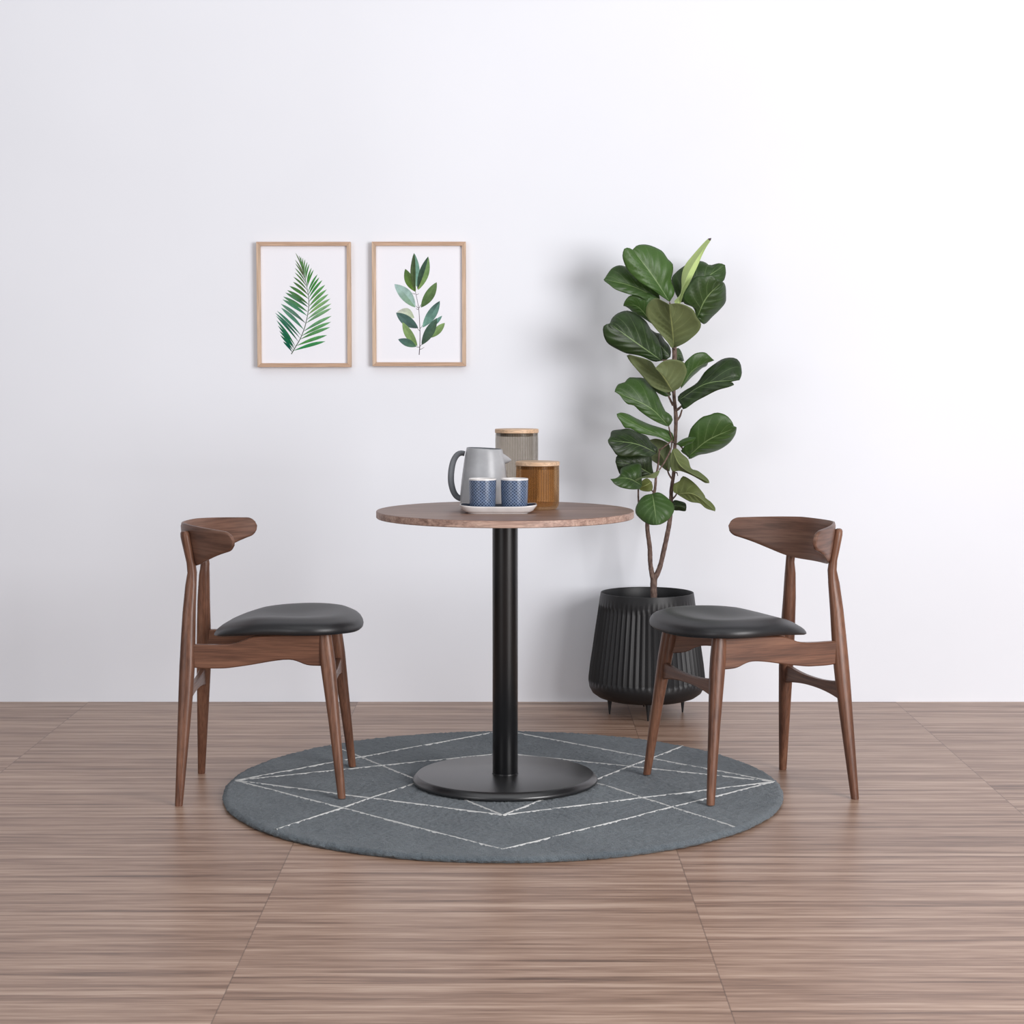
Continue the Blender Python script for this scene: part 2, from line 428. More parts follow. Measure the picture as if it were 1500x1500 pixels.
# ------------------------------------------------------------------ things on the table
def glass(name, tint, rough=.22):
    m = Mat(name); nt = m.nt; nt.nodes.remove(m.b)
    tr = m.n('ShaderNodeBsdfTransparent')
    tc = m.n('ShaderNodeTexCoord'); sp = m.n('ShaderNodeSeparateXYZ'); m.l(tc.outputs['Object'], sp.inputs[0])
    st = m.math('SINE', m.math('MULTIPLY', m.math('ARCTAN2', sp.outputs[1], sp.outputs[0]), 52))
    band = m.math('LESS_THAN', .02, sp.outputs[2])
    rb = m.math('MULTIPLY', m.math('ADD', m.math('MULTIPLY', st, .5), .5), band)
    m.l(m.mix(rb, tint, tuple(c * k for c, k in zip(tint, (.915, .895, .86)))), tr.inputs[0])
    gl = m.n('ShaderNodeBsdfGlossy'); gl.inputs['Roughness'].default_value = rough
    tl = m.n('ShaderNodeBsdfTranslucent'); tl.inputs[0].default_value = lin(tuple(min(255, c) for c in tint))
    df = m.n('ShaderNodeMixShader'); df.inputs[0].default_value = .16; m.l(tr.outputs[0], df.inputs[1]); m.l(tl.outputs[0], df.inputs[2])
    fr = m.n('ShaderNodeFresnel'); fr.inputs[0].default_value = 1.22
    mx = m.n('ShaderNodeMixShader'); m.l(m.math('MULTIPLY', fr.outputs[0], .5), mx.inputs[0]); m.l(df.outputs[0], mx.inputs[1]); m.l(gl.outputs[0], mx.inputs[2])
    m.l(mx.outputs[0], m.out.inputs[0]); return m.m
gasket = simple('clear_lid_gasket', (120, 112, 104), .4, .5)
def make_jar(loc, r, h, gm, label):
    t = empty('glass_storage_jar', loc); tag(t, label, 'jar', 'ribbed glass jars with pale wooden lids')
    bm = bmesh.new(); n = 288; top = h - .011
    fo = lambda a, i: 1 + (.006 * math.cos(a * 48) if 5 <= i <= 6 else 0)
    outer = [(0, .0), (r * .80, .0), (r * .90, .003), (r * .97, .009), (r, .018), (r, .024), (r, top - .016), (r, top - .010), (r, top)]
    inner = [(r - .003, top), (r - .003, top - .01), (r - .003, .022), (r * .86, .009), (0, .007)]
    lathe(bm, outer + inner, n, fr=fo)
    finish('glass_body', bm, gm, t, angle=60)
    bm = bmesh.new(); lathe(bm, [(0, top - .009), (r - .0045, top - .009), (r - .0035, top - .0045), (r - .0045, top - .0005), (0, top - .0005)], 72)
    finish('gasket', bm, gasket, t)
    bm = bmesh.new(); R = r + .0015; lathe(bm, [(0, top + .0002), (R - .001, top + .0002), (R, top + .0012), (R, h - .0015), (R - .0015, h), (0, h)], 96)
    finish('lid', bm, pale_wood, t)
    return t
make_jar((.0132, 5.292, TT + .0003), .0590, .2115, glass('smoky_grey_glass', (243, 242, 241)), 'tall smoky grey ribbed glass jar with pale wooden lid behind the jug')
make_jar((.0690, 5.145, TT + .0003), .0580, .1290, glass('amber_glass', (247, 228, 203)), 'short amber ribbed glass jar with pale wooden lid')

jug_body_m = Mat('grey_glazed_stoneware').set((148, 150, 153), .35, .5)
_v = jug_body_m.coord('Object'); _f = jug_body_m.noise(_v, 9, 5, .6)
_c = jug_body_m.ramp(_f, [(.3, (152, 153, 156)), (.55, (170, 171, 174)), (.75, (182, 183, 186))])
jug_body_m.base(_c); jug_body_m.bump(jug_body_m.noise(_v, 60, 3), .1, .001); jug_body_m = jug_body_m.m
jug_handle_m = simple('dark_grey_stoneware', (98, 101, 106), .5, .4, 60, .1)
jug = empty('stoneware_jug', (-.0745, 5.172, TT + .0003))
tag(jug, 'grey stoneware jug with dark handle and beak spout behind the cups', 'jug')
bm = bmesh.new()
prof = [(0, 0), (.056, 0), (.0625, .003), (.0655, .010), (.0665, .022), (.0655, .045), (.0625, .075), (.0585, .105), (.0545, .132), (.0505, .152), (.0488, .1605), (.0478, .1630), (.0462, .1632), (.0445, .1615), (.050, .13), (.057, .09), (.061, .03), (.057, .008), (0, .006)]
lathe(bm, prof[:13], 96); lathe(bm, prof[12:], 96, mat=1); bmesh.ops.remove_doubles(bm, verts=bm.verts[:], dist=1e-5)
for v in bm.verts:                                       # slight handmade tilt of the rim
    if v.co.z > .12: v.co.z -= v.co.x * .05 * (v.co.z - .12) / .04
finish('body', bm, [jug_body_m, jug_handle_m], jug, angle=60)
# beak spout: open channel growing out of the wall on the right
bm = bmesh.new(); rings = []
for i in range(9):
    s = i / 8; x = .040 + s * .0325; hw = .0225 * (1 - s) ** .8 + .0014; zt = .1530 - .0200 * s ** 1.3; dp = .038 * (1 - s) ** .8 + .003
    ring = []
    for k in range(13):
        a = PI * k / 12; ring.append((x - .004 * math.sin(a) * (1 - s), hw * math.cos(a), zt - dp * math.sin(a) ** 1.2))
    for k in range(13):
        a = PI * (12 - k) / 12; f = max(.25, 1 - .0026 / hw) if hw > .002 else .4
        ring.append((x - .002, hw * f * math.cos(a), zt - .0004 - dp * f * math.sin(a) ** 1.2 * .8))
    rings.append(ring)
loft(bm, rings); finish('spout', bm, jug_body_m, jug, angle=60)
bm = bmesh.new()
hp = cr([(-.0535, 0, .1485), (-.0640, 0, .1500), (-.0750, 0, .1440), (-.0845, 0, .1270), (-.0900, 0, .1000), (-.0905, 0, .0720), (-.0850, 0, .0480), (-.0760, 0, .0330), (-.0640, 0, .0260)], 32)
tube(bm, hp, [.0052 + .0008 * math.sin(i / 31 * PI) for i in range(32)], 14, 1.7)
finish('handle', bm, jug_handle_m, jug, angle=60)

white_glaze = simple('white_glaze', (226, 222, 220), .25, .5)
def cup_mat():
    m = Mat('blue_scale_pattern_glaze').set((60, 84, 120), .25, .5)
    tc = m.n('ShaderNodeTexCoord'); sp = m.n('ShaderNodeSeparateXYZ'); m.l(tc.outputs['Object'], sp.inputs[0])
    ang = m.math('ARCTAN2', sp.outputs[1], sp.outputs[0])
    u = m.math('MULTIPLY', ang, 24 / (2 * PI)); v = m.math('DIVIDE', sp.outputs[2], .0082)
    def scale(du, dv):
        fu = m.math('SUBTRACT', m.math('FRACT', m.math('ADD', u, du)), .5)
        fv = m.math('SUBTRACT', m.math('FRACT', m.math('ADD', v, dv)), .5)
        return m.math('ADD', m.math('ABSOLUTE', fu), m.math('MULTIPLY', m.math('ABSOLUTE', fv), 1.0)), fu, fv
    d1, fu, fv = scale(0, 0)
    # diamond rings in staggered cells with a light rim
    ring = m.math('ABSOLUTE', m.math('SUBTRACT', d1, .5))
    rim = m.math('LESS_THAN', ring, .10)
    inner = m.math('LESS_THAN', m.math('ABSOLUTE', m.math('SUBTRACT', m.math('ABSOLUTE', m.math('SUBTRACT', d1, .5)), .2)), .04)
    cel = m.n('ShaderNodeCombineXYZ'); m.l(m.math('FLOOR', m.math('MULTIPLY', m.math('ADD', u, v), 1.0)), cel.inputs[0]); m.l(m.math('FLOOR', m.math('SUBTRACT', u, v)), cel.inputs[1])
    wn = m.n('ShaderNodeTexWhiteNoise', noise_dimensions='2D'); m.l(cel.outputs[0], wn.inputs['Vector'])
    c = m.mix(wn.outputs[0], (18, 26, 46), (46, 62, 92))
    c = m.mix(m.math('MULTIPLY', inner, .45), c, (140, 160, 190))
    c = m.mix(m.math('MULTIPLY', rim, .8), c, (130, 147, 173))
    m.base(c); return m.m
cup_m = cup_mat()
def make_cup(loc, label):
    t = empty('teacup', loc); tag(t, label, 'cup', 'blue patterned cups on the tray')
    bm = bmesh.new(); h = .0855
    lathe(bm, [(0, 0), (.028, 0), (.0315, .002), (.0335, .007), (.0350, .03), (.0358, .06), (.0362, h - .004)], 64)
    lathe(bm, [(.0362, h - .004), (.0362, h - .001), (.0354, h), (.0340, h - .0008), (.0335, h - .004), (.0325, .02), (.029, .008), (0, .006)], 64, mat=1)
    bmesh.ops.remove_doubles(bm, verts=bm.verts[:], dist=1e-5)
    finish('body', bm, [cup_m, white_glaze], t, angle=60); return t
make_cup((-.0775, 5.018, TT + .0056), 'left cup of blue scale pattern on the tray, in front of the jug')
make_cup((.0065, 5.018, TT + .0056), 'right cup of blue scale pattern on the tray, beside the amber jar')
# tray
navy = simple('navy_glaze', (38, 50, 76), .3, .5)
def make_tray():
    bm = bmesh.new(); n = 96
    def sup(hx, hy, z, cn=0.0, e=5):
        r = []
        for k in range(n):
            a = 2 * PI * k / n; c, s = math.cos(a), math.sin(a)
            x = hx * math.copysign(abs(c) ** (2 / e), c); y = hy * math.copysign(abs(s) ** (2 / e), s)
            r.append((x, y, z + cn * (abs(x / hx) ** 4) * (abs(y / hy) ** .5)))
        return r
    R = [sup(.074, .038, .0), sup(.078, .042, 0), sup(.079, .043, .0025), sup(.083, .046, .0032), sup(.092, .050, .008), sup(.099, .055, .0155, .0035), sup(.1015, .057, .0185, .0045), sup(.1010, .0565, .0198, .0048), sup(.0985, .0545, .0190, .0045)]
    I = [sup(.0985, .0545, .0190, .0045), sup(.093, .050, .0125), sup(.086, .046, .0068), sup(.078, .040, .0052), sup(.03, .015, .005)]
    loft(bm, R, cap=False); loft(bm, I, cap=False, mat=1)
    bm.faces.ensure_lookup_table()
    bmesh.ops.remove_doubles(bm, verts=bm.verts[:], dist=1e-5)
    be = [e for e in bm.edges if e.is_boundary]
    res = bmesh.ops.holes_fill(bm, edges=be, sides=0)
    for f in res['faces']: f.material_index = 1 if f.calc_center_median().z > .004 else 0
    o = finish('serving_tray', bm, [white_glaze, navy], angle=60); o.location = (-.036, 5.020, TT + .0003)
    return tag(o, 'small white rectangular ceramic tray under the blue cups', 'tray')
make_tray()

# ------------------------------------------------------------------ plant
PX, PY = .4415, 6.205
plant = empty('potted_fiddle_leaf_fig', (PX, PY, 0))
tag(plant, 'tall fiddle-leaf fig in a ribbed black planter against the wall', 'potted plant')
bm = bmesh.new()
op = [(0, .047), (.100, .048), (.136, .052), (.160, .060), (.178, .073), (.188, .091), (.1912, .112), (.1905, .126), (.1860, .165), (.1785, .215), (.1710, .270), (.1620, .330), (.1570, .365), (.1545, .385), (.1520, .3985), (.1515, .401), (.1495, .4015), (.1480, .399)]
ip = [(.148, .399), (.150, .36), (.156, .30), (.158, .27), (0, .265)]
dense = []
for (r0, z0), (r1, z1) in zip(op, op[1:]):
    k = 3 if .09 < z0 < .36 else 1
    for i in range(k): dense.append((r0 + (r1 - r0) * i / k, z0 + (z1 - z0) * i / k))
prof = dense + ip; NR = 60; seg = NR * 8
def rib(a, i):
    r, z = prof[i]
    if i >= len(dense) - 3: return 1
    w = min(1, max(0, (z - .104) / .012)) * min(1, max(0, (.366 - z) / .012))
    q = (a * NR / (2 * PI)) % 1
    return 1 - w * .0042 / max(r, .05) * (abs(2 * q - 1) ** .8) * 1.3
lathe(bm, prof, seg, fr=rib)
pl = finish('planter', bm, pot_black, plant, angle=35)
for lx, ly in ((.437, 6.072), (.320, 6.195), (.562, 6.228), (.442, 6.335)):
    bm = bmesh.new(); lathe(bm, [(0, 0), (.0022, 0), (.0028, .004), (.0055, .03), (.0085, .050), (.010, .058), (0, .060)], 20, (lx - PX, ly - PY, 0))
    finish('leg', bm, pot_black, pl)
bm = bmesh.new(); lathe(bm, [(0, .302), (.05, .305), (.11, .300), (.152, .301), (.152, .28), (0, .28)], 48)
for v in bm.verts: v.co.z += .004 * noise.noise(v.co * 40)
finish('soil', bm, soil_m, plant, angle=80)
LEAVES = [
 ('t',0.55,[(0.5060,6.170,1.3430),(0.4430,6.133,1.4320),(0.3830,6.120,1.5070)],[(0.4730,6.154,1.3640),(0.4530,6.139,1.3780),(0.4050,6.127,1.4060),(0.3720,6.117,1.4350),(0.3570,6.110,1.4610),(0.3500,6.107,1.4850),(0.3540,6.107,1.5060),(0.3620,6.109,1.5120),(0.3740,6.114,1.5110)],[(0.5220,6.171,1.3740),(0.5110,6.172,1.4120),(0.5160,6.172,1.4380),(0.5150,6.171,1.4640),(0.4990,6.168,1.4790),(0.4830,6.165,1.5020),(0.4650,6.160,1.5130),(0.4420,6.154,1.5220),(0.4230,6.147,1.5250),(0.4000,6.138,1.5220),(0.3880,6.129,1.5120)]),
 ('t',0.40,[(0.4770,6.200,1.3540),(0.3800,6.173,1.3950),(0.2940,6.170,1.4140)],[(0.4690,6.203,1.3860),(0.4390,6.206,1.4130),(0.4100,6.207,1.4340),(0.3820,6.207,1.4500),(0.3620,6.205,1.4590),(0.3430,6.201,1.4610),(0.3220,6.195,1.4520),(0.3080,6.188,1.4350),(0.3010,6.179,1.4240)],[(0.4380,6.185,1.3460),(0.4080,6.171,1.3610),(0.3790,6.161,1.3660),(0.3500,6.155,1.3750),(0.3280,6.154,1.3840),(0.3090,6.156,1.4000),(0.2980,6.162,1.4080)]),
 ('t',0.50,[(0.4550,6.210,1.2720),(0.4040,6.193,1.3290),(0.3590,6.200,1.3310)],[(0.4770,6.200,1.3100),(0.4690,6.192,1.3560),(0.4300,6.186,1.3740),(0.3920,6.185,1.3670),(0.3750,6.187,1.3610),(0.3620,6.193,1.3440)],[(0.4400,6.213,1.2820),(0.4210,6.215,1.2940),(0.3940,6.215,1.3090),(0.3790,6.212,1.3220),(0.3670,6.207,1.3290)]),
 ('u',0.50,[(0.5200,6.160,1.1970),(0.5060,6.078,1.2690),(0.4920,6.020,1.3300)],[(0.5100,6.144,1.1970),(0.4970,6.129,1.2140),(0.4730,6.113,1.2400),(0.4490,6.098,1.2660),(0.4250,6.082,1.2990),(0.4280,6.067,1.3320),(0.4510,6.051,1.3510),(0.4740,6.036,1.3410)],[(0.5320,6.134,1.2010),(0.5590,6.110,1.2170),(0.5910,6.087,1.2470),(0.5980,6.068,1.2710),(0.5830,6.053,1.2910),(0.5710,6.041,1.3130),(0.5440,6.032,1.3280),(0.5170,6.025,1.3340)]),
 ('n',0.50,[(0.5310,6.170,1.3360),(0.5700,6.173,1.4420),(0.6410,6.200,1.5490)],[(0.5210,6.180,1.3420),(0.5250,6.190,1.3500),(0.5400,6.199,1.3620),(0.5470,6.206,1.3860),(0.5470,6.211,1.4130),(0.5510,6.215,1.4440),(0.5620,6.216,1.4680),(0.5770,6.216,1.4870),(0.6000,6.214,1.5140),(0.6220,6.210,1.5380),(0.6330,6.205,1.5480)],[(0.5420,6.170,1.3400),(0.5490,6.170,1.3620),(0.5660,6.171,1.3950),(0.5810,6.173,1.4270),(0.5970,6.177,1.4610),(0.6100,6.181,1.4930),(0.6240,6.187,1.5200),(0.6370,6.193,1.5390)]),
 ('t',0.30,[(0.5440,6.220,1.3430),(0.6180,6.233,1.4140),(0.6940,6.270,1.4660)],[(0.5280,6.230,1.3760),(0.5170,6.240,1.4180),(0.5330,6.249,1.4420),(0.5580,6.256,1.4610),(0.5820,6.263,1.4750),(0.6130,6.267,1.4790),(0.6330,6.270,1.4730),(0.6440,6.271,1.4650),(0.6600,6.272,1.4690),(0.6780,6.271,1.4720)],[(0.5990,6.233,1.3490),(0.6580,6.245,1.3880),(0.6860,6.255,1.4120),(0.6940,6.262,1.4270),(0.6970,6.267,1.4440)]),
 ('t',0.25,[(0.5950,6.190,1.2910),(0.6230,6.163,1.3550),(0.6730,6.160,1.4070)],[(0.5820,6.175,1.3250),(0.5510,6.160,1.3380),(0.5470,6.149,1.3650),(0.5710,6.140,1.4060),(0.5890,6.135,1.4230),(0.6080,6.134,1.4230),(0.6330,6.137,1.4280),(0.6470,6.142,1.4200),(0.6590,6.151,1.4090)],[(0.6120,6.202,1.2760),(0.6260,6.212,1.2740),(0.6480,6.219,1.2960),(0.6710,6.221,1.3180),(0.6900,6.218,1.3430),(0.6910,6.209,1.3680),(0.6890,6.196,1.3900),(0.6820,6.179,1.4040)]),
 ('t',0.15,[(0.4790,6.130,1.1550),(0.4010,6.078,1.2060),(0.3080,6.050,1.2720)],[(0.4810,6.137,1.1760),(0.4700,6.142,1.2190),(0.4450,6.146,1.2550),(0.4280,6.146,1.2820),(0.4050,6.143,1.2990),(0.3850,6.136,1.3100),(0.3640,6.125,1.3140),(0.3390,6.110,1.3070),(0.3190,6.092,1.2920),(0.3110,6.071,1.2780)],[(0.4530,6.117,1.1520),(0.4140,6.105,1.1680),(0.3870,6.093,1.1740),(0.3620,6.083,1.1780),(0.3370,6.074,1.1890),(0.3050,6.067,1.2070),(0.2910,6.061,1.2280),(0.2870,6.057,1.2460),(0.2870,6.054,1.2610),(0.2960,6.052,1.2690)]),
 ('t',0.10,[(0.5130,6.210,1.1670),(0.4790,6.213,1.2070),(0.4500,6.240,1.2580)],[(0.4890,6.218,1.1550),(0.4720,6.225,1.1860),(0.4530,6.232,1.2240)],[(0.5160,6.225,1.1860),(0.5100,6.237,1.2050),(0.4970,6.245,1.2210),(0.4830,6.247,1.2420),(0.4680,6.245,1.2460)]),
 ('t',0.30,[(0.5360,6.230,1.1540),(0.5380,6.233,1.1750),(0.5420,6.260,1.1970)],[(0.5270,6.238,1.1590),(0.5260,6.245,1.1780),(0.5320,6.252,1.1920)],[(0.5590,6.245,1.1540),(0.5570,6.255,1.1710),(0.5490,6.260,1.1910)]),
 ('u',0.55,[(0.5140,6.120,1.0570),(0.4800,6.068,1.1030),(0.4520,6.040,1.1300)],[(0.4940,6.121,1.0540),(0.4730,6.122,1.0600),(0.4460,6.121,1.0740),(0.4230,6.119,1.0990),(0.3960,6.116,1.1290),(0.3730,6.110,1.1570),(0.3660,6.102,1.1740),(0.3870,6.093,1.1700),(0.4130,6.081,1.1630),(0.4360,6.068,1.1550),(0.4460,6.054,1.1440)],[(0.5340,6.104,1.0690),(0.5450,6.089,1.0920),(0.5550,6.076,1.1200),(0.5480,6.065,1.1400),(0.5400,6.056,1.1510),(0.5110,6.049,1.1580),(0.4810,6.045,1.1540),(0.4630,6.042,1.1420)]),
 ('t',0.30,[(0.5150,6.200,1.0440),(0.4590,6.188,1.0900),(0.4130,6.200,1.1240)],[(0.5000,6.200,1.0390),(0.4790,6.200,1.0470),(0.4600,6.200,1.0590),(0.4400,6.200,1.0800),(0.4250,6.200,1.1010),(0.4130,6.200,1.1160)],[(0.5080,6.200,1.0610),(0.4790,6.200,1.0900),(0.4500,6.200,1.1150),(0.4290,6.200,1.1240)]),
 ('t',0.45,[(0.5460,6.190,1.0650),(0.5860,6.183,1.1260),(0.6540,6.200,1.1560)],[(0.5430,6.184,1.1030),(0.5520,6.178,1.1410),(0.5680,6.175,1.1620),(0.5910,6.175,1.1790),(0.6200,6.178,1.1820),(0.6340,6.183,1.1730),(0.6450,6.191,1.1630)],[(0.5540,6.201,1.0720),(0.5800,6.212,1.0990),(0.6000,6.219,1.1160),(0.6170,6.224,1.1310),(0.6310,6.225,1.1370),(0.6360,6.223,1.1470),(0.6380,6.217,1.1520),(0.6480,6.209,1.1550)]),
 ('t',0.15,[(0.5330,6.150,1.0270),(0.6170,6.103,1.0810),(0.7220,6.080,1.0940)],[(0.5330,6.155,1.0410),(0.5390,6.158,1.0480),(0.5560,6.161,1.0600),(0.5940,6.161,1.0840),(0.6200,6.159,1.1200),(0.6500,6.155,1.1450),(0.6780,6.148,1.1620),(0.7110,6.138,1.1640),(0.7280,6.126,1.1490),(0.7330,6.112,1.1190),(0.7290,6.096,1.1040)],[(0.5410,6.134,1.0150),(0.5490,6.118,1.0000),(0.5850,6.105,1.0250),(0.6160,6.093,1.0420),(0.6530,6.085,1.0610),(0.6900,6.079,1.0720),(0.7070,6.077,1.0810),(0.6910,6.076,1.0860),(0.7040,6.078,1.0910)]),
 ('t',0.40,[(0.5050,6.160,0.9440),(0.4390,6.118,1.0060),(0.3270,6.100,1.0570)],[(0.5180,6.165,0.9630),(0.5110,6.169,0.9820),(0.4960,6.173,0.9910),(0.4850,6.174,1.0120),(0.4690,6.174,1.0460),(0.4520,6.172,1.0710),(0.4270,6.167,1.0980),(0.3990,6.160,1.1010),(0.3740,6.151,1.1010),(0.3620,6.140,1.0870),(0.3410,6.128,1.0810),(0.3310,6.114,1.0680)],[(0.4940,6.146,0.9460),(0.4650,6.134,0.9580),(0.4350,6.123,0.9750),(0.4060,6.114,0.9960),(0.3890,6.107,1.0120),(0.3680,6.103,1.0170),(0.3530,6.100,1.0320),(0.3430,6.100,1.0460)]),
 ('t',0.55,[(0.5260,6.200,0.8930),(0.4290,6.158,0.9360),(0.3360,6.140,0.9850)],[(0.5200,6.200,0.9210),(0.4990,6.199,0.9330),(0.4680,6.196,0.9430),(0.4400,6.190,0.9520),(0.4010,6.181,0.9700),(0.3760,6.169,0.9830),(0.3520,6.155,0.9890)],[(0.5080,6.186,0.8910),(0.4780,6.174,0.9070),(0.4350,6.163,0.9170),(0.4080,6.154,0.9230),(0.3800,6.147,0.9380),(0.3630,6.143,0.9390),(0.3480,6.140,0.9610),(0.3380,6.140,0.9750)]),
 ('t',0.10,[(0.4640,6.120,0.8600),(0.3950,6.068,0.8910),(0.3030,6.040,0.9050)],[(0.4670,6.127,0.8750),(0.4480,6.133,0.8930),(0.4330,6.136,0.9140),(0.4060,6.136,0.9240),(0.3760,6.130,0.9380),(0.3470,6.120,0.9360),(0.3210,6.104,0.9330),(0.3140,6.085,0.9250),(0.3120,6.063,0.9160)],[(0.4530,6.099,0.8550),(0.4370,6.079,0.8500),(0.4040,6.062,0.8540),(0.3650,6.050,0.8500),(0.3330,6.042,0.8560),(0.3180,6.039,0.8750),(0.3050,6.039,0.8940)]),
 ('t',0.10,[(0.4610,6.190,0.7840),(0.3930,6.158,0.8190),(0.3330,6.150,0.8300)],[(0.4540,6.183,0.8130),(0.4480,6.177,0.8480),(0.4010,6.170,0.8540),(0.3630,6.163,0.8550),(0.3380,6.157,0.8490)],[(0.4220,6.182,0.7790),(0.3730,6.174,0.7850),(0.3500,6.166,0.7880),(0.3410,6.158,0.8050)]),
 ('t',0.30,[(0.4180,6.130,0.7550),(0.3680,6.088,0.7810),(0.3130,6.070,0.7800)],[(0.4160,6.134,0.7970),(0.4140,6.136,0.8250),(0.3920,6.135,0.8270),(0.3670,6.130,0.8200),(0.3490,6.120,0.8110),(0.3450,6.106,0.7910),(0.3300,6.089,0.7810)],[(0.4070,6.105,0.7460),(0.3770,6.084,0.7460),(0.3480,6.070,0.7520),(0.3290,6.064,0.7620),(0.3200,6.065,0.7710)]),
 ('u',0.00,[(0.4510,6.160,0.7650),(0.4310,6.143,0.7550),(0.4080,6.150,0.7450)],[(0.4550,6.158,0.7480),(0.4490,6.156,0.7360),(0.4310,6.154,0.7340),(0.4160,6.152,0.7380)],[(0.4350,6.157,0.7770),(0.4160,6.153,0.7650)]),
 ('u',0.60,[(0.4730,6.100,0.8070),(0.4320,6.058,0.7890),(0.3890,6.040,0.7780)],[(0.4540,6.100,0.7990),(0.4350,6.095,0.7920),(0.4110,6.083,0.7850),(0.3950,6.064,0.7800)],[(0.4670,6.090,0.7920),(0.4560,6.080,0.7820),(0.4330,6.070,0.7830),(0.4130,6.060,0.7820),(0.3960,6.050,0.7750)]),
 ('u',0.75,[(0.5140,6.230,0.7950),(0.4880,6.228,0.8460),(0.4510,6.250,0.8970)],[(0.5020,6.233,0.7990),(0.4830,6.236,0.8140),(0.4580,6.239,0.8300),(0.4540,6.241,0.8430),(0.4640,6.244,0.8680),(0.4530,6.247,0.8890)],[(0.5210,6.233,0.8300),(0.5180,6.237,0.8590),(0.5120,6.240,0.8840),(0.4930,6.243,0.8950),(0.4700,6.247,0.9010)]),
 ('u',0.40,[(0.5160,6.150,0.8700),(0.5440,6.098,0.8150),(0.6280,6.070,0.7670)],[(0.5310,6.148,0.8730),(0.5480,6.144,0.8550),(0.5660,6.138,0.8390),(0.5760,6.130,0.8100),(0.5960,6.118,0.8030),(0.6160,6.104,0.7880),(0.6270,6.088,0.7760)],[(0.5080,6.140,0.8420),(0.5130,6.130,0.8030),(0.5360,6.120,0.8030),(0.5590,6.110,0.7960),(0.5810,6.100,0.7860),(0.6040,6.090,0.7730),(0.6160,6.080,0.7660)]),
 ('u',0.20,[(0.5310,6.150,0.7270),(0.5840,6.098,0.7280),(0.6470,6.070,0.6770)],[(0.5200,6.151,0.7350),(0.5220,6.152,0.7590),(0.5390,6.151,0.7670),(0.5490,6.148,0.7840),(0.5670,6.143,0.7780),(0.5930,6.136,0.7570),(0.6180,6.126,0.7260),(0.6200,6.114,0.7170),(0.6370,6.101,0.7040),(0.6490,6.086,0.6870)],[(0.5480,6.128,0.7160),(0.5720,6.108,0.7040),(0.6000,6.092,0.7000),(0.6190,6.080,0.6850)]),
 ('t',0.40,[(0.5700,6.180,0.8450),(0.6290,6.138,0.9000),(0.7190,6.120,0.9420)],[(0.5450,6.166,0.8640),(0.5540,6.153,0.8780),(0.5660,6.141,0.9130),(0.5750,6.131,0.9420),(0.6060,6.123,0.9740),(0.6310,6.118,0.9820),(0.6540,6.115,0.9900),(0.6830,6.114,0.9820),(0.7020,6.115,0.9630),(0.7100,6.117,0.9460)],[(0.5760,6.188,0.8370),(0.6060,6.193,0.8500),(0.6350,6.194,0.8550),(0.6720,6.190,0.8680),(0.7020,6.179,0.8900),(0.7180,6.163,0.9140),(0.7210,6.143,0.9310)]),
 ('t',0.60,[(0.5280,6.140,0.8890),(0.5570,6.098,0.8990),(0.5860,6.080,0.9100)],[(0.5440,6.132,0.9020),(0.5640,6.120,0.9110),(0.5810,6.102,0.9130)],[(0.5440,6.125,0.8800),(0.5630,6.110,0.8880),(0.5760,6.095,0.8960)]),
 ('t',0.45,[(0.4490,6.100,0.7310),(0.4530,6.048,0.6850),(0.4580,6.020,0.6370)],[(0.4250,6.096,0.7260),(0.4080,6.091,0.7120),(0.3950,6.084,0.6900),(0.3940,6.075,0.6700),(0.4070,6.064,0.6540),(0.4230,6.051,0.6420),(0.4410,6.036,0.6360)],[(0.4650,6.096,0.7360),(0.4800,6.092,0.7310),(0.4970,6.086,0.7180),(0.5130,6.079,0.7020),(0.5170,6.070,0.6840),(0.5080,6.060,0.6640),(0.4920,6.047,0.6480),(0.4720,6.034,0.6380)]),
 ('t',0.15,[(0.5180,6.200,0.6850),(0.5400,6.173,0.6860),(0.5650,6.170,0.6820)],[(0.5260,6.192,0.7030),(0.5430,6.185,0.7020),(0.5620,6.178,0.6950)],[(0.5270,6.192,0.6710),(0.5430,6.185,0.6700),(0.5620,6.178,0.6690)]),
]
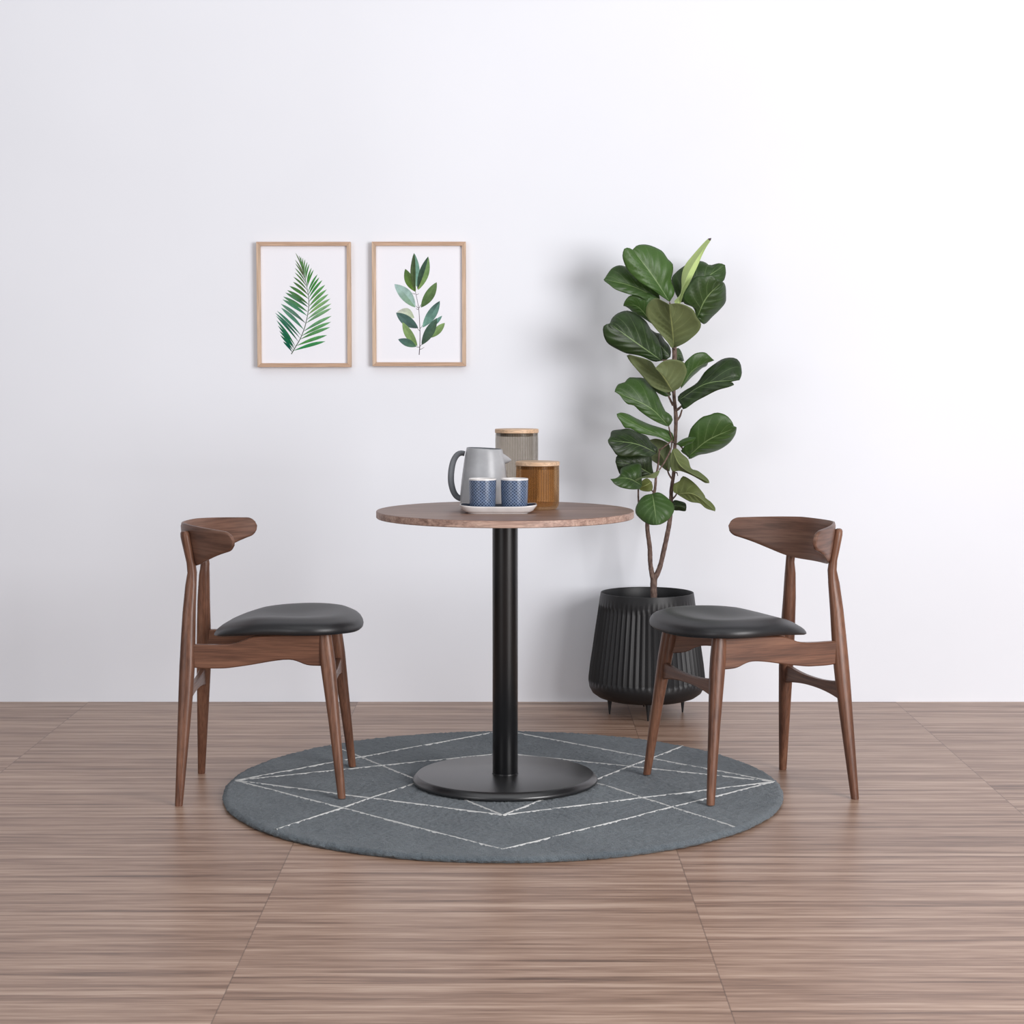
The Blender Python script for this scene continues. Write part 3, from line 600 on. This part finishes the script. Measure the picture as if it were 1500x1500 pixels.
STEMS = [
 [(0.4630,6.200,0.3290,0.0116),(0.4630,6.200,0.3800,0.0109),(0.4620,6.200,0.4180,0.0109),(0.4630,6.200,0.4480,0.0111)],
 [(0.4610,6.200,0.4410,0.0094),(0.4510,6.195,0.4930,0.0076),(0.4480,6.190,0.5490,0.0076),(0.4390,6.180,0.6170,0.0073),(0.4420,6.170,0.6780,0.0065),(0.4610,6.170,0.7330,0.0053),(0.4660,6.170,0.7860,0.0049),(0.4710,6.170,0.8100,0.0040),(0.4750,6.170,0.8520,0.0031),(0.4760,6.170,0.8720,0.0024)],
 [(0.4630,6.200,0.4410,0.0094),(0.4810,6.200,0.4810,0.0080),(0.4940,6.200,0.5350,0.0078),(0.5110,6.200,0.6200,0.0078),(0.5170,6.200,0.6750,0.0065),(0.5180,6.200,0.7360,0.0062),(0.5250,6.200,0.7890,0.0058),(0.5270,6.200,0.8530,0.0051),(0.5300,6.200,0.9090,0.0060),(0.5310,6.200,0.9750,0.0067),(0.5260,6.200,1.0260,0.0058),(0.5240,6.200,1.0570,0.0056),(0.5240,6.200,1.1290,0.0073),(0.5250,6.200,1.1840,0.0080),(0.5180,6.200,1.2610,0.0062),(0.5120,6.190,1.3310,0.0045)],
 [(0.4390,6.180,0.6330,0.0033),(0.4140,6.180,0.6770,0.0031),(0.4100,6.180,0.7010,0.0029),(0.4100,6.180,0.7500,0.0027),(0.4190,6.170,0.7770,0.0022)],
 [(0.4760,6.170,0.8660,0.0027),(0.4890,6.160,0.8770,0.0022),(0.5160,6.170,0.8970,0.0022)],
 [(0.4710,6.100,0.8080,0.0022),(0.4900,6.120,0.8330,0.0027),(0.5100,6.150,0.8670,0.0024),(0.5200,6.200,0.8980,0.0024)],
 [(0.5230,6.200,0.7670,0.0031),(0.5100,6.200,0.7870,0.0027),(0.5030,6.200,0.8070,0.0022)],
 [(0.5290,6.200,0.9930,0.0049),(0.5400,6.180,1.0020,0.0040),(0.5480,6.150,1.0160,0.0031),(0.5390,6.150,1.0290,0.0020)],
 [(0.5220,6.200,1.0100,0.0040),(0.5130,6.200,1.0280,0.0036),(0.5060,6.200,1.0460,0.0027),(0.5100,6.190,1.0630,0.0020)],
 [(0.5310,6.200,0.9570,0.0040),(0.5440,6.200,0.9750,0.0031),(0.5500,6.190,0.9970,0.0024)],
 [(0.5200,6.200,0.8950,0.0029),(0.5100,6.180,0.9270,0.0024),(0.5050,6.160,0.9430,0.0020)],
 [(0.5190,6.200,0.7040,0.0031),(0.5280,6.170,0.7180,0.0027),(0.5310,6.150,0.7280,0.0020)],
 [(0.5220,6.200,1.0540,0.0049),(0.5130,6.120,1.0620,0.0027)],
 [(0.5240,6.200,1.1560,0.0045),(0.4930,6.160,1.1560,0.0027),(0.4780,6.130,1.1560,0.0020)],
 [(0.4590,6.170,0.7290,0.0036),(0.4510,6.120,0.7280,0.0024)],
 [(0.4590,6.170,0.7290,0.0027),(0.4500,6.170,0.7420,0.0022),(0.4500,6.160,0.7650,0.0020)],
 [(0.5250,6.200,1.1910,0.0036),(0.5210,6.160,1.1970,0.0024)],
 [(0.5120,6.190,1.3270,0.0036),(0.5060,6.170,1.3410,0.0022)],
 [(0.5270,6.200,0.8860,0.0029),(0.5440,6.190,0.8820,0.0027),(0.5700,6.180,0.8450,0.0022)],
 [(0.5290,6.200,0.8910,0.0027),(0.5200,6.170,0.8920,0.0022),(0.5290,6.140,0.8890,0.0020)],
 [(0.5260,6.200,0.7890,0.0024),(0.5330,6.180,0.7940,0.0020),(0.5360,6.170,0.7840,0.0013)],
]

def rel(p): return Vector((p[0] - PX, p[1] - PY, p[2]))
bm = bmesh.new()
for st in STEMS[:3]:
    if st is STEMS[0]: st = [(st[0][0], st[0][1], .30, st[0][3])] + st[1:]
    n = 10 * len(st); pts = cr([rel(p) for p in st], n)
    rad = [interp([(i, q[3]) for i, q in enumerate(st)], k / (n - 1) * (len(st) - 1)) * (1 + .10 * noise.noise(Vector((k * .6, 0, st[0][0])))) for k in range(n)]
    tube(bm, pts, rad, 14)
finish('trunk', bm, bark, plant, angle=80)
for st in STEMS[3:]:
    bm = bmesh.new(); n = 16; pts = cr([rel(p) for p in st], n)
    tube(bm, pts, [interp([(i, q[3]) for i, q in enumerate(st)], k / (n - 1) * (len(st) - 1)) for k in range(n)], 10)
    finish('twig', bm, bark, plant, angle=80)
def make_leaf(kind, tint, mids, s1, s2, idx):
    NU, NV = 26, 9
    M = cr([rel(p) for p in mids], NU + 1)
    E1 = cr([rel(mids[0])] + [rel(p) for p in s1] + [rel(mids[2])], NU + 1)
    E2 = cr([rel(mids[0])] + [rel(p) for p in s2] + [rel(mids[2])], NU + 1)
    bm = bmesh.new(); uvl = bm.loops.layers.uv.new('UVMap'); g = {}; uv = {}
    wmax = max(max((a - m).length for a, m in zip(E1, M)), max((a - m).length for a, m in zip(E2, M)))
    amp = min(.0030, wmax * .04); rnd = random.Random(idx)
    ph0 = rnd.random() * 6
    flip = -1 if kind == 't' else 1                      # midrib is a groove above, a ridge below
    for i in range(NU + 1):
        u = i / NU
        if i in (0, NU):
            v = bm.verts.new(M[i]); 
            for j in range(-NV, NV + 1): g[i, j] = v; uv[i, j] = (u, .5 + .5 * j / NV)
            continue
        for j in range(-NV, NV + 1):
            a = abs(j) / NV; E = E1[i] if j < 0 else E2[i]
            p = M[i].lerp(E, a)
            w = (E - M[i]).length
            bow = math.sin(PI * a * .9) * w * .16
            rip = amp * math.sin(2 * PI * (u * 6.5 - 3.4 * (a * .5) ** .8) + PI) * math.sin(PI * min(1, a * 1.05)) * min(1, w / .03)
            wav = .0030 * a * a * math.sin(u * 11 + ph0 + (2 if j < 0 else 0)) * min(1, w / .03)
            p = p + Vector((0, flip * bow + rip + wav, 0))
            g[i, j] = bm.verts.new(p); uv[i, j] = (u, .5 + .5 * j / NV)
    for i in range(NU):
        for j in range(-NV, NV):
            ids = [(i, j), (i + 1, j), (i + 1, j + 1), (i, j + 1)]
            vs = []; us = []
            for q in ids:
                if g[q] not in vs: vs.append(g[q]); us.append(uv[q])
            if len(vs) < 3: continue
            try: f = bm.faces.new(vs)
            except ValueError: continue
            for lp, c in zip(f.loops, us): lp[uvl].uv = c
    bm.normal_update()
    if sum(f.normal.y * f.calc_area() for f in bm.faces) > 0: bmesh.ops.reverse_faces(bm, faces=bm.faces[:])
    me = bpy.data.meshes.new('leaf'); bm.to_mesh(me); bm.free()
    mats = {'t': (leaf_top, leaf_under), 'u': (leaf_under, leaf_top), 'n': (leaf_new, leaf_top)}[kind]
    for m in mats: me.materials.append(m)
    me.polygons.foreach_set('use_smooth', [True] * len(me.polygons))
    o = link(bpy.data.objects.new('leaf', me), plant)
    sm = o.modifiers.new('thickness', 'SOLIDIFY'); sm.thickness = .0011; sm.offset = -1; sm.material_offset = 1
    o['tint'] = tint
    if kind == 'n': o['label'] = 'pale green young leaf'
    return o
for i, (k, t, m, a, b) in enumerate(LEAVES): make_leaf(k, t, m, a, b, i)

# ------------------------------------------------------------------ framed prints
FY = 6.400
paper = Mat('white_print_paper').set((240, 240, 246), .75, .2).m
def watercolour(name):
    m = Mat(name).set((90, 130, 80), .8, .1)
    at = m.n('ShaderNodeAttribute', attribute_name='Col')
    v = m.coord('Object'); f = m.noise(v, 60, 4, .6)
    m.base(m.mix(.8, at.outputs['Color'], m.ramp(f, [(.3, (205, 205, 205)), (.65, (255, 255, 255))]), 'MULTIPLY')); return m.m
wash = watercolour('green_watercolour')
def make_print(x0, x1, z0, z1, label, painter):
    """centre origin; frame, print (paper + painted leaves, 0.2 mm of paint)."""
    cx, cz = (x0 + x1) / 2, (z0 + z1) / 2; W, H = (x1 - x0) / 2, (z1 - z0) / 2
    t = empty('framed_print', (cx, FY, cz)); tag(t, label, 'picture', 'botanical prints on the wall')
    fw = .0130; dep = .0245
    bm = bmesh.new()
    def bar(p, q, mat):
        # p outer pair, q inner pair (mitred), front at y=0
        pts = [p[0], p[1], q[1], q[0]]
        f = [bm.verts.new((x, 0, z)) for x, z in pts]; b = [bm.verts.new((x, dep, z)) for x, z in pts]
        bm.faces.new(f).material_index = mat; bm.faces.new(b).material_index = mat
        for k in range(4): bm.faces.new((f[k], f[(k + 1) % 4], b[(k + 1) % 4], b[k])).material_index = mat
    o_ = [(-W, -H), (W, -H), (W, H), (-W, H)]; i_ = [(-W + fw, -H + fw), (W - fw, -H + fw), (W - fw, H - fw), (-W + fw, H - fw)]
    for k in range(4): bar((o_[k], o_[(k + 1) % 4]), (i_[k], i_[(k + 1) % 4]), 1 if k % 2 else 0)
    f = finish('frame', bm, [frame_x, frame_z], t, smooth=False); bevel(f, .0008, 2)
    bm = bmesh.new(); col = bm.loops.layers.float_color.new('Col')
    box(bm, -W + fw + .0002, W - fw - .0002, .011, .014, -H + fw + .0002, H - fw - .0002)
    layer = [0]
    def poly(pts, cols, mat=1):
        """strip of quads: pts list of (left, right) pairs, cols one colour per station."""
        layer[0] += 1; y = .0109 - layer[0] * .000004
        vs = [(bm.verts.new((l[0], y, l[1])), bm.verts.new((r[0], y, r[1]))) for l, r in pts]
        for k in range(len(vs) - 1):
            a, b, c, d = vs[k][0], vs[k][1], vs[k + 1][1], vs[k + 1][0]
            fc = bm.faces.new((a, b, c, d)); fc.material_index = mat
            for lp in fc.loops:
                ci = k if lp.vert in (a, b) else k + 1
                lp[col] = lin(cols[ci])
        return
    painter(poly)
    finish('print', bm, [paper, wash], t, smooth=False)
S = 1 / (7.5 * 439.6)                                    # drawing units to metres
def lc(a, b, t): return tuple(a[i] + (b[i] - a[i]) * t for i in range(3))
def blade(poly, base, tip, wid, c0, c1, bend=0, n=10, fat=.45, c_edge=None):
    bx, bz = base; tx, tz = tip; dx, dz_ = tx - bx, tz - bz; L = math.hypot(dx, dz_); nx, nz = -dz_ / L, dx / L
    ptsA, ptsB, cols, cols2 = [], [], [], []
    for i in range(n + 1):
        t = i / n; w = wid / 2 * (math.sin(PI * t ** (math.log(.5) / math.log(fat)))) ** .8 if 0 < t < 1 else 0.0001
        k = bend * math.sin(PI * t); x, z = bx + dx * t + nx * k, bz + dz_ * t + nz * k
        ptsA.append(((x + nx * w, z + nz * w), (x, z))); ptsB.append(((x, z), (x - nx * w, z - nz * w)))
        cols.append(lc(c0, c1, t)); e = c_edge or tuple(v * .9 for v in lc(c0, c1, t)); cols2.append(lc(e, c1, t * .3))
    poly(ptsA, cols); poly(ptsB, cols2)
def stemline(poly, pts, w, c):
    q = cr([(x, 0, z) for x, z in pts], 40); out = []
    for i, p in enumerate(q):
        d = q[min(i + 1, 39)] - q[max(i - 1, 0)]; d.normalize(); ww = w * (1 - .5 * i / 39) / 2
        out.append(((p.x - d.z * ww, p.z + d.x * ww), (p.x + d.z * ww, p.z - d.x * ww)))
    poly(out, [c] * 40)
def paint_palm(poly):
    T = lambda x, y: ((x - 566) * S, (757 - y) * S)
    st = [T(*p) for p in ((420, 1298), (470, 1215), (520, 1130), (565, 1020), (590, 930), (608, 840), (618, 760), (615, 670), (600, 580), (580, 490), (558, 400), (530, 310))]
    q = cr([(x, 0, z) for x, z in st], 101)
    at = lambda f: (q[int(f * 100)].x, q[int(f * 100)].z)
    left = [(475, 190), (512, 218), (470, 265), (472, 305), (467, 355), (466, 405), (450, 452), (446, 507), (405, 552), (380, 598), (360, 625), (336, 668), (330, 700), (310, 748), (312, 790), (268, 826), (247, 846), (258, 880), (261, 928), (275, 985), (290, 1042), (300, 1090), (330, 1160)]
    right = [(535, 232), (556, 245), (580, 262), (604, 290), (626, 312), (650, 355), (672, 375), (715, 425), (735, 458), (768, 488), (798, 540), (815, 590), (835, 640), (855, 690), (865, 745), (866, 795), (866, 880), (860, 945), (850, 1003), (815, 1090), (796, 1158)]
    rnd = random.Random(3)
    ymap = (((190, 385), (450, 600), (552, 700), (700, 880), (748, 960), (846, 1130), (930, 1220), (1160, 1278)), ((232, 400), (355, 550), (488, 680), (640, 830), (795, 960), (880, 1050), (1003, 1135), (1158, 1262)))
    def c_left(t): return lc((120, 146, 104), (92, 142, 84), t * 3) if t < .33 else (lc((92, 142, 84), (110, 160, 140), (t - .33) * 3) if t < .66 else lc((84, 146, 122), (40, 116, 84), (t - .66) * 3))
    def c_right(t): return lc((104, 152, 92), (84, 158, 82), t * 2.5) if t < .4 else (lc((84, 158, 82), (160, 200, 152), (t - .4) * 3.3) if t < .7 else lc((150, 196, 140), (84, 160, 100), (t - .7) * 3.3))
    for side, tips, cf in ((0, left, c_left), (1, right, c_right)):
        n = len(tips)
        for i, tp in enumerate(tips):
            f = i / (n - 1); sy = interp(ymap[side], tp[1]); tz = (757 - sy) * S; s = min(((p.x, p.z) for p in q), key=lambda c: abs(c[1] - tz)); tip = T(*tp)
            L = math.hypot(tip[0] - s[0], tip[1] - s[1]); c = cf(f); d = tuple(max(0, v - rnd.uniform(10, 45)) for v in c)
            blade(poly, s, tip, interp(((190, 13), (430, 18), (560, 36), (800, 42), (830, 26), (1160, 24)) if not side else ((190, 13), (430, 22), (560, 34), (1160, 38)), tp[1]) * S, d, c, (8 if side else -8) * S * (1 if L > .03 else .4), 8, .58)
    stemline(poly, st, 9 * S, (66, 84, 62))
def paint_branch(poly):
    T = lambda x, y: ((x - 554) * S, (753 - y) * S)
    stemline(poly, [T(*p) for p in ((552, 1308), (560, 1200), (562, 1050), (556, 900), (549, 800), (535, 720), (518, 640), (512, 600))], 9 * S, (96, 82, 92))
    for a, b in (((556, 1250), (608, 1225)), ((512, 640), (478, 632)), ((518, 650), (552, 636)), ((552, 800), (516, 768)), ((552, 795), (570, 760)), ((548, 812), (520, 800)), ((560, 1045), (530, 1010)), ((562, 1020), (590, 985)), ((556, 1225), (500, 1210)), ((560, 1215), (582, 1190))):
        stemline(poly, [T(*a), T((a[0] + b[0]) / 2, (a[1] + b[1]) / 2 + 4), T(*b)], 6 * S, (90, 84, 80))
    B = [((515, 618), (402, 368), 100, (104, 136, 60), (96, 126, 74), 10, None),
         ((528, 565), (500, 195), 95, (150, 186, 168), (96, 130, 96), 0, (128, 172, 158)),
         ((505, 615), (502, 200), 58, (86, 104, 60), (84, 102, 78), 16, (70, 88, 56)),
         ((543, 598), (655, 232), 100, (150, 170, 84), (96, 130, 120), -14, (128, 160, 96)),
         ((536, 590), (652, 236), 56, (62, 84, 64), (74, 100, 86), 14, None),
         ((512, 788), (284, 534), 130, (132, 168, 132), (176, 204, 204), -14, (168, 198, 188)),
         ((574, 790), (748, 514), 106, (92, 120, 76), (112, 142, 92), -8, None),
         ((500, 905), (310, 838), 96, (196, 212, 178), (222, 228, 214), -30, None),
         ((542, 1015), (300, 846), 112, (66, 88, 84), (104, 134, 128), 6, (76, 104, 98)),
         ((590, 1008), (782, 718), 104, (140, 190, 172), (66, 88, 84), -6, (118, 160, 146)),
         ((688, 1002), (806, 880), 44, (96, 140, 128), (120, 164, 150), 0, None),
         ((682, 1120), (836, 958), 78, (128, 160, 100), (142, 172, 112), 0, None),
         ((580, 1200), (748, 905), 104, (66, 84, 72), (88, 120, 104), -4, (76, 98, 80)),
         ((532, 1212), (370, 950), 92, (128, 160, 98), (152, 182, 122), 10, None),
         ((522, 1218), (322, 1138), 84, (92, 130, 100), (88, 118, 116), -4, None)]
    for b, t, w, c0, c1, bd, ce in B: blade(poly, T(*b), T(*t), w * S, c0, c1, bd * S, 14, .5, ce)
make_print(-.8500, -.5365, 1.1340, 1.5490, 'framed palm frond watercolour in pale wood, the left picture on the wall', paint_palm)
make_print(-.4660, -.1535, 1.1370, 1.5495, 'framed leafy branch watercolour in pale wood, the right picture on the wall', paint_branch)

# ------------------------------------------------------------------ light
def area(name, loc, target, size, power, col=(1, 1, 1)):
    ld = bpy.data.lights.new(name, 'AREA'); ld.shape = 'RECTANGLE'; ld.size, ld.size_y = size; ld.energy = power; ld.color = col
    o = link(bpy.data.objects.new(name, ld)); o.location = loc
    o.rotation_euler = (Vector(target) - Vector(loc)).to_track_quat('-Z', 'Y').to_euler(); return o
area('key_softbox', (3.5, .9, 1.75), (.2, 6.2, .9), (2.5, 2.5), 285, (1, .985, .99))
area('added_overhead_fill', (0, 3.4, 3.6), (0, 5.6, 0), (5.0, 3.0), 45, (.97, .98, 1))  # added ambient fill from above, stands for no lamp of the room
area('added_left_fill', (-3.4, .2, 1.6), (0, 6.2, .9), (2.6, 2.6), 62, (.98, .98, 1))  # added fill from the left front to soften shadows, no real lamp there
w = bpy.data.worlds.new('studio'); scn.world = w; w.use_nodes = True
w.node_tree.nodes['Background'].inputs[0].default_value = (.95, .96, 1, 1); w.node_tree.nodes['Background'].inputs[1].default_value = .28

# ------------------------------------------------------------------ camera
cam = bpy.data.cameras.new('camera'); co = link(bpy.data.objects.new('camera', cam))
cam.sensor_width = 36; cam.lens = 2800 / 1500 * 36; cam.clip_end = 60
co.location = (0, 0, 1.147); co.rotation_euler = (PI / 2 - math.atan(218 / 2800), 0, 0)
scn.camera = co
scn.view_settings.view_transform = 'Standard'; scn.view_settings.look = 'None'; scn.view_settings.gamma = 1
scn.view_settings.use_curve_mapping = False; scn.view_settings.exposure = 0
